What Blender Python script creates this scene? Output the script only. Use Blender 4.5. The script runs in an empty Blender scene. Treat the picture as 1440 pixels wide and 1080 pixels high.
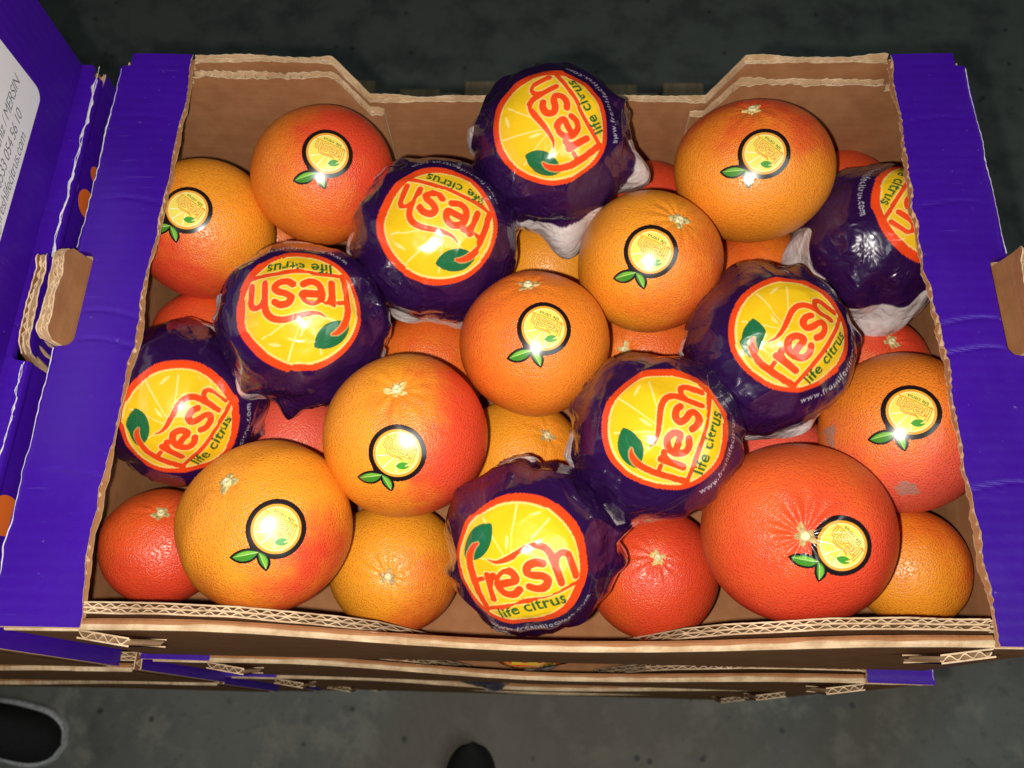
import bpy, math
import numpy as np
from mathutils import Vector, Matrix

# ------------------------------------------------------------------ camera, light, exposure
scene = bpy.context.scene
COL = scene.collection
ZR = 1.150                      # height of the crate rim above the floor
F_PX = 1200.66                  # focal length in pixels of the 1440 px wide photograph
CAM = np.array([0.0039, -0.2473, 0.4802 + ZR])
RT = np.array([0.9994, 0.0221, -0.0250]); UPV = np.array([-0.0111, 0.9273, 0.3741]); FW = np.array([-0.0314, 0.3736, -0.9271])
RT /= np.linalg.norm(RT); FW -= RT * FW.dot(RT); FW /= np.linalg.norm(FW); UPV = np.cross(RT, FW)

cd = bpy.data.cameras.new('camera'); cam = bpy.data.objects.new('camera', cd); COL.objects.link(cam)
cd.sensor_width = 36.0; cd.lens = 36.0 * F_PX / 1440.0; cd.clip_start = 0.01; cd.clip_end = 60
M = Matrix.Identity(4)
for i in range(3):
    M[i][0] = RT[i]; M[i][1] = UPV[i]; M[i][2] = -FW[i]; M[i][3] = CAM[i]
cam.matrix_world = M
cd.dof.use_dof = True; cd.dof.focus_distance = 0.52; cd.dof.aperture_fstop = 11.5
scene.camera = cam

world = bpy.data.worlds.new('World'); scene.world = world; world.use_nodes = True
world.node_tree.nodes['Background'].inputs[0].default_value = (0.85, 1.0, 0.98, 1)
world.node_tree.nodes['Background'].inputs[1].default_value = 0.006

def lamp(name, kind, loc, power, color, size):
    d = bpy.data.lights.new(name, kind); o = bpy.data.objects.new(name, d); COL.objects.link(o)
    o.location = loc; d.energy = power; d.color = color
    if kind == 'AREA': d.size = size
    else: d.shadow_soft_size = size
    return o
# the phone's flash beside the lens
lamp('flash_lamp', 'POINT', tuple(CAM + RT * -0.020 + UPV * -0.011), 16.5, (1.0, 0.955, 0.87), 0.0045)
# hall lamp high up in front of the stacks
hl = lamp('hall_lamp', 'AREA', (1.5, -1.3, 3.6), 24, (0.86, 1.0, 0.95), 1.6)
hl.rotation_euler = (Vector((0.3, -0.6, 0.0)) - Vector((1.5, -1.3, 3.6))).to_track_quat('-Z', 'Y').to_euler()

scene.cycles.max_bounces = 5; scene.cycles.diffuse_bounces = 3; scene.cycles.glossy_bounces = 2; scene.cycles.transmission_bounces = 0; scene.cycles.transparent_max_bounces = 2
scene.cycles.caustics_reflective = False; scene.cycles.sample_clamp_indirect = 4.0
vs = scene.view_settings
vs.view_transform = 'Standard'; vs.look = 'None'; vs.gamma = 1.0; vs.exposure = 0.0; vs.use_curve_mapping = False

# ------------------------------------------------------------------ helpers
def ray(px, py):
    d = FW * F_PX + RT * (px - 720) + UPV * (540 - py)
    return d / np.linalg.norm(d)
def at_z(px, py, z):
    d = ray(px, py); return CAM + d * ((z - CAM[2]) / d[2])
def at_x(px, py, x):
    d = ray(px, py); return CAM + d * ((x - CAM[0]) / d[0])
def on_sphere(px, py, c, r):
    """unit direction from the fruit's centre to the point of it seen at that pixel (or its limb)"""
    d = ray(px, py); oc = CAM - c; b = oc.dot(d); q = b * b - (oc.dot(oc) - r * r)
    t = -b - math.sqrt(q) if q > 0 else -b
    n = CAM + d * t - c
    return n / np.linalg.norm(n)
def unit(v):
    v = np.asarray(v, float); return v / np.linalg.norm(v)
def sstep(a, b, x):
    t = np.clip((x - a) / (b - a), 0, 1); return t * t * (3 - 2 * t)
def noise1(seed, n=7, lo=8, hi=120):
    r = np.random.default_rng(seed); k = np.exp(r.uniform(np.log(lo), np.log(hi), n)); p = r.uniform(0, 6.28, n); a = (lo / k) ** 0.5
    def f(s):
        s = np.asarray(s, float)
        return sum(a[i] * np.sin(k[i] * s + p[i]) for i in range(n)) / math.sqrt((a ** 2).sum())
    return f

def mesh_obj(name, verts, faces, mats, parent=None, smooth=True, midx=None, loc=None, colors=None):
    """verts (N,3), faces (M,4) or (M,3) array or list of polygons, one mesh object"""
    me = bpy.data.meshes.new(name)
    verts = np.asarray(verts, np.float32)
    if isinstance(faces, np.ndarray):
        k = faces.shape[1]; m = len(faces)
        me.vertices.add(len(verts)); me.vertices.foreach_set('co', verts.ravel())
        me.loops.add(m * k); me.loops.foreach_set('vertex_index', faces.astype(np.int32).ravel())
        me.polygons.add(m); me.polygons.foreach_set('loop_start', np.arange(0, m * k, k, dtype=np.int32))
    else:
        me.from_pydata(verts.tolist(), [], faces); m = len(faces)
    if not isinstance(mats, (list, tuple)): mats = [mats]
    for mt in mats: me.materials.append(mt)
    if midx is not None: me.polygons.foreach_set('material_index', np.asarray(midx, np.int32))
    me.polygons.foreach_set('use_smooth', np.full(m, smooth, dtype=bool))
    if colors is not None:
        a = me.color_attributes.new('print', 'FLOAT_COLOR', 'POINT')
        c = np.ones((len(verts), 4), np.float32); c[:, :3] = colors[:, :3]
        if colors.shape[1] > 3: c[:, 3] = colors[:, 3]
        a.data.foreach_set('color', c.ravel())
    me.update(calc_edges=True); me.validate()
    o = bpy.data.objects.new(name, me); COL.objects.link(o)
    if parent is not None: o.parent = parent
    if loc is not None: o.location = loc
    return o
def empty(name, loc, rz=0):
    o = bpy.data.objects.new(name, None); COL.objects.link(o); o.location = loc; o.rotation_euler = (0, 0, rz); o.empty_display_size = 0.02
    return o
def tag(o, label=None, cat=None, group=None, kind=None):
    for k, v in (('label', label), ('category', cat), ('group', group), ('kind', kind)):
        if v: o[k] = v
    return o
def copy_tree(o, parent=None, skip=()):
    c = o.copy(); COL.objects.link(c); c.parent = parent
    for ch in list(o.children):
        if ch.name.split('.')[0] not in skip: copy_tree(ch, c, skip)
    return c
class Boxes:
    def __init__(s): s.v = []; s.f = []
    def box(s, x0, x1, y0, y1, z0, z1, bev=0.0):
        b = len(s.v)
        if bev <= 0:
            s.v += [(x0,y0,z0),(x1,y0,z0),(x1,y1,z0),(x0,y1,z0),(x0,y0,z1),(x1,y0,z1),(x1,y1,z1),(x0,y1,z1)]
            s.f += [tuple(b+i for i in q) for q in ((3,2,1,0),(4,5,6,7),(0,1,5,4),(1,2,6,5),(2,3,7,6),(3,0,4,7))]
        else:
            e = bev
            for (zz, i) in ((z0, e), (z0+e, 0), (z1-e, 0), (z1, e)):
                s.v += [(x0+i,y0+i,zz),(x1-i,y0+i,zz),(x1-i,y1-i,zz),(x0+i,y1-i,zz)]
            s.f += [(b+3,b+2,b+1,b), (b+12,b+13,b+14,b+15)]
            for L in range(3):
                for k in range(4):
                    a, c = b+L*4+k, b+L*4+(k+1) % 4
                    s.f.append((a, c, c+4, a+4))
        return s

# ------------------------------------------------------------------ materials
def newmat(name):
    m = bpy.data.materials.new(name); m.use_nodes = True
    nt = m.node_tree; return m, nt, nt.nodes['Principled BSDF']
def N(nt, kind, **kw):
    n = nt.nodes.new(kind)
    for k, v in kw.items():
        if k in n.inputs: n.inputs[k].default_value = v
        else: setattr(n, k, v)
    return n
def math_n(nt, op, a, b=None, c=None, clamp=False):
    n = nt.nodes.new('ShaderNodeMath'); n.operation = op; n.use_clamp = clamp
    for i, q in enumerate((a, b, c)):
        if q is None: continue
        if isinstance(q, (int, float)): n.inputs[i].default_value = q
        else: nt.links.new(q, n.inputs[i])
    return n.outputs[0]
def mixc(nt, fac, a, b, mode='MIX'):
    n = nt.nodes.new('ShaderNodeMix'); n.data_type = 'RGBA'; n.blend_type = mode
    for s, q in ((n.inputs[0], fac), (n.inputs[6], a), (n.inputs[7], b)):
        if isinstance(q, (int, float)): s.default_value = q
        elif isinstance(q, tuple): s.default_value = (*q[:3], 1)
        else: nt.links.new(q, s)
    return n.outputs[2]
def ramp(nt, x, a, b):
    n = nt.nodes.new('ShaderNodeMapRange'); n.interpolation_type = 'SMOOTHSTEP'; n.clamp = True
    n.inputs[1].default_value = a; n.inputs[2].default_value = b; nt.links.new(x, n.inputs[0]); return n.outputs[0]
def coords(nt, scale=(1, 1, 1)):
    t = nt.nodes.new('ShaderNodeTexCoord'); m = nt.nodes.new('ShaderNodeMapping'); m.inputs['Scale'].default_value = scale
    nt.links.new(t.outputs['Object'], m.inputs[0]); return m.outputs[0]
def noise(nt, vec, scale, detail=3, rough=0.55):
    n = N(nt, 'ShaderNodeTexNoise', Scale=scale, Detail=detail, Roughness=rough); nt.links.new(vec, n.inputs['Vector']); return n.outputs[0]
def bump(nt, h, strength, dist, normal=None):
    b = N(nt, 'ShaderNodeBump', Strength=strength, Distance=dist); nt.links.new(h, b.inputs['Height'])
    if normal is not None: nt.links.new(normal, b.inputs['Normal'])
    return b.outputs[0]

def kraft(name, base, dark, rough=0.85, stretch=(1, 1, 1)):
    m, nt, p = newmat(name); v = coords(nt, stretch)
    n1 = noise(nt, v, 60, 4); n2 = noise(nt, coords(nt), 9, 3); n3 = noise(nt, coords(nt), 900, 2)
    c = mixc(nt, ramp(nt, n1, 0.3, 0.7), base, dark)
    c = mixc(nt, math_n(nt, 'MULTIPLY', ramp(nt, n2, 0.45, 0.75), 0.35), c, tuple(q * 0.72 for q in dark))
    c = mixc(nt, math_n(nt, 'MULTIPLY', ramp(nt, noise(nt, coords(nt, (1, 1, 16)), 26, 3), 0.4, 0.7), 0.16), c, tuple(q * 1.3 for q in base))
    c = mixc(nt, math_n(nt, 'MULTIPLY', ramp(nt, n3, 0.55, 0.8), 0.3), c, tuple(q * 0.6 for q in dark))
    nt.links.new(c, p.inputs['Base Color']); p.inputs['Roughness'].default_value = rough
    p.inputs['Specular IOR Level'].default_value = 0.12
    h = n3
    nt.links.new(bump(nt, h, 0.3, 0.0005), p.inputs['Normal'])
    return m
KRAFT = kraft('kraft_liner', (0.37, 0.165, 0.072), (0.31, 0.128, 0.053))
FLUTE = kraft('kraft_flute', (0.66, 0.44, 0.26), (0.50, 0.30, 0.16), stretch=(1, 1, 1))
TORN = kraft('torn_paper_edge', (0.74, 0.55, 0.36), (0.48, 0.31, 0.175), stretch=(1, 1, 1))
def purple_print(name, axis):
    m, nt, p = newmat(name); v = coords(nt)
    w = N(nt, 'ShaderNodeTexWave', Scale=41.0, Distortion=0.6, Detail=1.0, wave_type='BANDS'); w.bands_direction = axis
    nt.links.new(v, w.inputs['Vector'])
    n1 = noise(nt, v, 7, 3); n2 = noise(nt, v, 240, 3, 0.7); n3 = noise(nt, v, 1500, 2)
    c = mixc(nt, ramp(nt, n1, 0.3, 0.75), (0.052, 0.0048, 0.33), (0.038, 0.0036, 0.25))
    c = mixc(nt, math_n(nt, 'MULTIPLY', ramp(nt, n2, 0.69, 0.76), 0.5), c, (0.30, 0.22, 0.55))
    c = mixc(nt, math_n(nt, 'MULTIPLY', ramp(nt, noise(nt, coords(nt, (2, 60, 2)), 9, 4, 0.7), 0.66, 0.74), 0.28), c, (0.22, 0.14, 0.50))
    nt.links.new(c, p.inputs['Base Color'])
    nt.links.new(math_n(nt, 'ADD', 0.22, math_n(nt, 'MULTIPLY', noise(nt, v, 40, 4, 0.7), 0.36)), p.inputs['Roughness'])
    h = math_n(nt, 'ADD', math_n(nt, 'MULTIPLY', w.outputs[1], 0.32), math_n(nt, 'MULTIPLY', noise(nt, v, 24, 4, 0.65), 2.6))
    nt.links.new(bump(nt, n3, 0.12, 0.0003, bump(nt, h, 0.22, 0.0012)), p.inputs['Normal'])
    p.inputs['Specular IOR Level'].default_value = 0.45
    return m
PURPLE = purple_print('purple_printed_board', 'Y')
WHITE, ntw, pw = newmat('white_print'); pw.inputs['Base Color'].default_value = (0.80, 0.79, 0.80, 1); pw.inputs['Roughness'].default_value = 0.45
INK, nti, pi_ = newmat('black_ink'); pi_.inputs['Base Color'].default_value = (0.20, 0.20, 0.21, 1); pi_.inputs['Roughness'].default_value = 0.5
ORANGE_INK, nto, po = newmat('orange_ink'); po.inputs['Base Color'].default_value = (0.75, 0.14, 0.02, 1); po.inputs['Roughness'].default_value = 0.45

def wood():
    m, nt, p = newmat('pallet_wood'); v = coords(nt, (14, 1, 14))
    n1 = noise(nt, v, 6, 5)
    nt.links.new(mixc(nt, ramp(nt, n1, 0.3, 0.7), (0.52, 0.37, 0.23), (0.34, 0.23, 0.14)), p.inputs['Base Color']); p.inputs['Roughness'].default_value = 0.85
    nt.links.new(bump(nt, n1, 0.4, 0.003), p.inputs['Normal']); return m
WOOD = wood()
def concrete():
    m, nt, p = newmat('stained_concrete'); v = coords(nt)
    n1 = noise(nt, v, 2.3, 5, 0.6); n2 = noise(nt, v, 9, 5, 0.65); n3 = noise(nt, v, 70, 4, 0.6); n4 = noise(nt, v, 1.1, 2)
    sp = nt.nodes.new('ShaderNodeSeparateXYZ'); nt.links.new(v, sp.inputs[0])
    # floor colour turns darker towards the back, starting under the stacks
    back_tone = ramp(nt, math_n(nt, 'ADD', sp.outputs[1], math_n(nt, 'MULTIPLY', math_n(nt, 'SUBTRACT', n1, 0.5), 0.5)), 0.15, 0.35)
    c = mixc(nt, ramp(nt, n1, 0.35, 0.68), (0.25, 0.245, 0.225), (0.11, 0.112, 0.104))
    c = mixc(nt, math_n(nt, 'MULTIPLY', ramp(nt, n2, 0.48, 0.66), 0.8), c, (0.36, 0.34, 0.295))
    c = mixc(nt, math_n(nt, 'MULTIPLY', ramp(nt, noise(nt, v, 26, 6, 0.7), 0.55, 0.70), 0.65), c, (0.13, 0.12, 0.105))
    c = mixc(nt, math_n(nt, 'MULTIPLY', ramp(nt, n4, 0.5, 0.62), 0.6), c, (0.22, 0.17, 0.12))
    c = mixc(nt, math_n(nt, 'MULTIPLY', ramp(nt, n3, 0.58, 0.72), 0.5), c, (0.13, 0.125, 0.12))
    c = mixc(nt, back_tone, c, mixc(nt, ramp(nt, n2, 0.4, 0.7), (0.19, 0.205, 0.195), (0.10, 0.112, 0.107)))
    vo = N(nt, 'ShaderNodeTexVoronoi', Scale=16.0); nt.links.new(v, vo.inputs['Vector'])
    c = mixc(nt, math_n(nt, 'MULTIPLY', math_n(nt, 'SUBTRACT', 1.0, ramp(nt, vo.outputs[0], 0.05, 0.12)), 0.8), c, (0.04, 0.04, 0.04))
    nt.links.new(c, p.inputs['Base Color'])
    nt.links.new(math_n(nt, 'ADD', 0.45, math_n(nt, 'MULTIPLY', n2, 0.3)), p.inputs['Roughness'])
    nt.links.new(bump(nt, n3, 0.3, 0.003), p.inputs['Normal']); return m
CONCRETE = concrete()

def peel(name, ca, cb, d, bias, k, seed, freckle=0.45, scar=None):
    """waxed citrus peel: colour ca turning to the blush cb on the side d, oil-gland pits all over"""
    m, nt, p = newmat(name); t = nt.nodes.new('ShaderNodeTexCoord'); v = t.outputs['Object']
    mp = nt.nodes.new('ShaderNodeMapping'); mp.inputs['Location'].default_value = (seed * 1.7, seed * 0.9, -seed * 1.3); nt.links.new(v, mp.inputs[0]); vn = mp.outputs[0]
    dt = nt.nodes.new('ShaderNodeVectorMath'); dt.operation = 'DOT_PRODUCT'; nt.links.new(v, dt.inputs[0]); dt.inputs[1].default_value = tuple(np.asarray(d) * 20.0)
    n1 = noise(nt, vn, 22, 4, 0.6); n0 = noise(nt, vn, 70, 4, 0.6)
    s = math_n(nt, 'ADD', math_n(nt, 'MULTIPLY', dt.outputs['Value'], k), math_n(nt, 'MULTIPLY', math_n(nt, 'SUBTRACT', n1, 0.5), 2.1))
    s = math_n(nt, 'ADD', s, math_n(nt, 'MULTIPLY', math_n(nt, 'SUBTRACT', n0, 0.5), 0.6))
    fac = ramp(nt, math_n(nt, 'ADD', s, bias), -0.55, 0.75)
    c = mixc(nt, fac, ca, cb)
    vo = N(nt, 'ShaderNodeTexVoronoi', Scale=760.0, Randomness=0.95); nt.links.new(vn, vo.inputs['Vector'])
    vd = vo.outputs['Distance']
    pit = math_n(nt, 'SUBTRACT', 1.0, ramp(nt, vd, 0.05, 0.40))
    c = mixc(nt, math_n(nt, 'MULTIPLY', pit, freckle), c, tuple(0.45 * cb[i] + 0.05 * ca[i] for i in range(3)))
    c = mixc(nt, math_n(nt, 'MULTIPLY', ramp(nt, n0, 0.66, 0.80), 0.3), c, (0.35, 0.16, 0.05))
    rgh = 0.36
    if scar:
        for (sd, sr) in scar:
            ds = nt.nodes.new('ShaderNodeVectorMath'); ds.operation = 'DISTANCE'; nt.links.new(v, ds.inputs[0]); ds.inputs[1].default_value = tuple(sd)
            q = math_n(nt, 'ADD', ds.outputs['Value'], math_n(nt, 'MULTIPLY', math_n(nt, 'SUBTRACT', noise(nt, vn, 190, 3), 0.5), 0.016))
            c = mixc(nt, math_n(nt, 'MULTIPLY', math_n(nt, 'SUBTRACT', 1.0, ramp(nt, q, sr * 0.8, sr)), 0.75), c, (0.36, 0.22, 0.17))
    nt.links.new(c, p.inputs['Base Color']); p.inputs['Roughness'].default_value = rgh
    p.inputs['Specular IOR Level'].default_value = 0.55
    p.inputs['Subsurface Weight'].default_value = 0.0
    h = math_n(nt, 'ADD', math_n(nt, 'MULTIPLY', ramp(nt, vd, 0.05, 0.6), 1.0), math_n(nt, 'MULTIPLY', noise(nt, vn, 330, 2), 0.9))
    nt.links.new(bump(nt, h, 0.46, 0.0007), p.inputs['Normal'])
    return m
def print_mat(name, rough, bumpy=True):
    m, nt, p = newmat(name)
    a = nt.nodes.new('ShaderNodeAttribute'); a.attribute_name = 'print'; nt.links.new(a.outputs['Color'], p.inputs['Base Color'])
    p.inputs['Roughness'].default_value = rough; p.inputs['Specular IOR Level'].default_value = 0.6
    if bumpy:
        v = coords(nt)
        nz = N(nt, 'ShaderNodeTexNoise', Scale=34.0, Detail=1.0); nt.links.new(v, nz.inputs['Vector'])
        sc = nt.nodes.new('ShaderNodeVectorMath'); sc.operation = 'SCALE'; sc.inputs['Scale'].default_value = 0.035; nt.links.new(nz.outputs['Color'], sc.inputs[0])
        ad = nt.nodes.new('ShaderNodeVectorMath'); ad.operation = 'ADD'; nt.links.new(v, ad.inputs[0]); nt.links.new(sc.outputs[0], ad.inputs[1])
        n1 = noise(nt, ad.outputs[0], 62, 2, 0.55)
        fold = math_n(nt, 'ABSOLUTE', math_n(nt, 'SUBTRACT', n1, 0.5))                  # sharp valleys
        vo = N(nt, 'ShaderNodeTexVoronoi', Scale=58.0); nt.links.new(ad.outputs[0], vo.inputs['Vector'])   # flat crumple facets
        loose = math_n(nt, 'MULTIPLY_ADD', a.outputs['Alpha'], 0.85, 0.15)
        h = math_n(nt, 'MULTIPLY', math_n(nt, 'ADD', math_n(nt, 'MULTIPLY', fold, 1.5), math_n(nt, 'MULTIPLY', vo.outputs['Distance'], 0.30)), loose)
        nt.links.new(bump(nt, h, 0.8, 0.0036), p.inputs['Normal'])
        p.inputs['Coat Weight'].default_value = 1.0; p.inputs['Coat Roughness'].default_value = 0.095; p.inputs['Specular IOR Level'].default_value = 0.35
    else:
        p.inputs['Coat Weight'].default_value = 0.7; p.inputs['Coat Roughness'].default_value = 0.15
    return m
WRAP = print_mat('printed_wrapper_film', 0.29)
STICKER = print_mat('printed_sticker', 0.28, False)
def calyx_mat(name, base, dark):
    m, nt, p = newmat(name); v = coords(nt); n1 = noise(nt, v, 500, 3)
    nt.links.new(mixc(nt, ramp(nt, n1, 0.3, 0.7), base, dark), p.inputs['Base Color']); p.inputs['Roughness'].default_value = 0.6
    nt.links.new(bump(nt, n1, 0.5, 0.0008), p.inputs['Normal']); return m
CALYX2 = calyx_mat('dry_calyx', (0.58, 0.50, 0.20), (0.30, 0.22, 0.07)); CALYX3 = calyx_mat('dry_calyx', (0.60, 0.42, 0.17), (0.33, 0.19, 0.06))
CALYX = calyx_mat('dry_calyx', (0.74, 0.57, 0.22), (0.50, 0.33, 0.09)); SCAR = calyx_mat('stem_scar', (0.78, 0.70, 0.42), (0.62, 0.50, 0.25))
def plain(name, c, rough):
    m, nt, p = newmat(name); v = coords(nt); n1 = noise(nt, v, 120, 3)
    nt.links.new(mixc(nt, ramp(nt, n1, 0.3, 0.75), c, tuple(q * 0.6 for q in c)), p.inputs['Base Color']); p.inputs['Roughness'].default_value = rough
    nt.links.new(bump(nt, n1, 0.3, 0.001), p.inputs['Normal']); return m
SHOE = plain('black_shoe_fabric', (0.012, 0.012, 0.013), 0.85); SOLE = plain('white_rubber', (0.85, 0.85, 0.87), 0.6)

# ------------------------------------------------------------------ setting: floor, pallet
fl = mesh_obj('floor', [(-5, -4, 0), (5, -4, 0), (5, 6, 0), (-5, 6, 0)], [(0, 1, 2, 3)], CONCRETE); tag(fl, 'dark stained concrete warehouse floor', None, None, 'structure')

pal = empty('pallet', (-0.28, 0.42, 0)); tag(pal, 'wooden pallet under the carton stacks, board ends showing behind', 'pallet')
PX0, PX1, PY0, PY1 = -0.60, 0.632, -0.56, 0.635
for i in range(9):
    w_ = 0.088; x = PX0 + (PX1 - PX0 - w_) * i / 8
    dy = 0.012 * math.sin(i * 2.7)
    b = Boxes().box(x, x + w_, PY0, PY1 + dy, 0.125, 0.149, 0.0025); mesh_obj('deck_board', b.v, b.f, WOOD, pal, False)
for i in range(3):
    y = PY0 + (PY1 - PY0 - 0.1) * i / 2
    b = Boxes().box(PX0, PX1, y + .002, y + 0.098, 0.101, 0.1245, 0.0025); mesh_obj('stringer_board', b.v, b.f, WOOD, pal, False)
    for j in range(3):
        x = PX0 + (PX1 - PX0 - 0.1) * j / 2
        b = Boxes().box(x + .001, x + 0.099, y + .004, y + 0.096, 0.0225, 0.1005, 0.003); mesh_obj('block', b.v, b.f, WOOD, pal, False)
for j in range(3):
    x = PX0 + (PX1 - PX0 - 0.1) * j / 2
    b = Boxes().box(x, x + 0.1, PY0, PY1, 0.001, 0.022, 0.0025); mesh_obj('skid_board', b.v, b.f, WOOD, pal, False)

# ------------------------------------------------------------------ corrugated board
def board(name, s0, s1, top, bot, t, frame, mats, parent, layers=1, period=0.0078, seed=0, bend=None, rag=0.0006, nh=5, wrap=False, cap=False):
    """corrugated panel: liners and wavy flutes as real sheets. frame=(origin, s axis, h axis, outward axis);
       top/bot give the extent along h for each s; mats=(outer liner, inner liner, flutes, torn edge)"""
    O, A, B, C = [np.asarray(q, float) for q in frame]
    ns = max(8, int((s1 - s0) / period * 8)); s = np.linspace(s0, s1, ns + 1)
    rng = np.random.default_rng(seed + 11)
    T = np.array([top(q) for q in s]) if callable(top) else np.full(ns + 1, top)
    Bt = np.array([bot(q) for q in s]) if callable(bot) else np.full(ns + 1, bot)
    e = 0.0009; V = []; Fc = []; MI = []; base = 0
    def pos(h, n):
        nn = n + (bend(s, h) if bend is not None else 0)
        return O + s[:, None] * A + h[:, None] * B + np.asarray(nn)[:, None] * C
    def strip(rows, mi):
        nonlocal base
        R_ = np.stack(rows); k = len(rows); V.append(R_.reshape(-1, 3))
        i = np.arange(ns)
        for r in range(k - 1):
            a = base + r * (ns + 1) + i
            Fc.append(np.stack([a, a + 1, a + ns + 2, a + ns + 1], 1)); MI.append(np.full(ns, mi[r]))
        base += k * (ns + 1)
    z = np.zeros(ns + 1)
    for L in range(layers + 1):
        nf = noise1(seed * 7 + L, 9, 40, 1500); Tl = T + rag * nf(s)
        no = -(t - e) * L / layers            # outer face of this liner (outward axis positive)
        mo = 0 if L == 0 else (1 if L == layers else 2)
        mi_ = 1 if L == layers else 2
        hs = [Bt + (Tl - Bt) * q for q in np.linspace(0, 1, nh)]
        rows = [pos(h, z + no) for h in hs] + [pos(h, z + no - e) for h in hs[::-1]] + [pos(Bt, z + no)]
        mm = [mo] * (nh - 1) + [3] + [mi_] * (nh - 1) + [3]
        if wrap and L == 0: rows = [pos(Bt - 0.0002, z - t), pos(Bt - 0.0007, z - t * 0.6), pos(Bt - 0.0005, z - t * 0.25)] + rows; mm = [0, 0, 0] + mm
        strip(rows, mm)
    if cap:      # board folded over along the top: a rounded, scuffed paper edge
        nf = noise1(seed * 7 + 90, 9, 50, 1400); ng = noise1(seed * 7 + 91, 8, 20, 300); Tc = T + 0.0003 * nf(s)
        strip([pos(Tc - 0.0022 - 0.0005 * ng(s), z + 0.0005), pos(Tc + 0.0002, z + 0.0004), pos(Tc + 0.0011 + 0.0004 * nf(s), z - t * 0.18), pos(Tc + 0.0016 + 0.0004 * ng(s), z - t * 0.45), pos(Tc + 0.0012, z - t * 0.55 - 0.0006 * ng(s)), pos(Tc + 0.0013 + 0.0003 * nf(s * 1.3), z - t * 0.8), pos(Tc + 0.0002, z - t - 0.0004), pos(Tc - 0.003 - 0.0008 * ng(s + 1), z - t - 0.0005)],
              [3, 3, 3, 3, 1, 1, 1])
    gap = (t - e) / layers
    for L in range(layers):
        nf = noise1(seed * 7 + L + 50, 9, 60, 1500)
        mid = -(L + 0.5) * gap - e / 2; amp = gap / 2 - e * 0.55
        wv = mid + amp * np.clip(0.85 + 0.25 * nf(s * 0.11 + 1), 0.3, 1) * np.sin(2 * np.pi * (s - s0) / period * (1 if L % 2 == 0 else 1.13) + L * 1.7 + 1.5 * nf(s * 0.2))
        Tl = T - 0.0006 - 0.0030 * np.abs(nf(s)) * np.abs(nf(s * 0.13 + 2)); hs = [Bt + (Tl - Bt) * q for q in (0, 0.9, 1)]; tk = 0.00038
        strip([pos(h, wv + tk) for h in hs] + [pos(h, wv - tk) for h in hs[::-1]], [2, 2, 3, 2, 2])
    return mesh_obj(name, np.concatenate(V), np.concatenate(Fc), list(mats), parent, False, np.concatenate(MI))

BM = (KRAFT, KRAFT, FLUTE, TORN); PM = (PURPLE, KRAFT, FLUTE, TORN)
H = 0.200; LOW = H - 0.0415; HY0, HY1 = -0.031, 0.037
def lin(x, pts):
    return float(np.interp(x, [p[0] for p in pts], [p[1] for p in pts]))
def wall_profile(x):   # front and back walls: high at the posts, low between
    return lin(abs(x), [(0, LOW), (0.1275, LOW), (0.1485, H - 0.001), (0.30, H - 0.001)])
def front_profile(x):  # the front wall is worn down in a long slope
    return lin(abs(x), [(0, LOW), (0.075, LOW), (0.11, LOW + 0.006), (0.185, H - 0.006), (0.22, H - 0.001), (0.30, H - 0.001)])
def scuff(parent, x, y0, y1, z, w, seed, wob=0.0006):
    """torn white paper along a fold"""
    rng = np.random.default_rng(seed); n = int((y1 - y0) / 0.0022); y = np.linspace(y0, y1, n); f = noise1(seed, 8, 60, 900); g = noise1(seed + 3, 6, 15, 200)
    c = x + wob * f(y); ww = w * np.clip(0.45 + 0.6 * g(y) + 0.3 * rng.normal(size=n), 0.02, 1.6)
    z = z(y) if callable(z) else z
    V = np.concatenate([np.stack([c - ww / 2, y, np.full(n, z)], 1), np.stack([c, y, np.full(n, z) + 0.0006], 1), np.stack([c + ww / 2, y, np.full(n, z)], 1)])
    i = np.arange(n - 1); F_ = np.concatenate([np.stack([i, i + n, i + n + 1, i + 1], 1), np.stack([i + n, i + 2 * n, i + 2 * n + 1, i + n + 1], 1)])
    return mesh_obj('torn_fold', V, F_, SCUFFW, parent, True)
SCUFFW = kraft('white_torn_print', (0.74, 0.70, 0.72), (0.55, 0.50, 0.56), stretch=(1, 1, 1))

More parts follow.
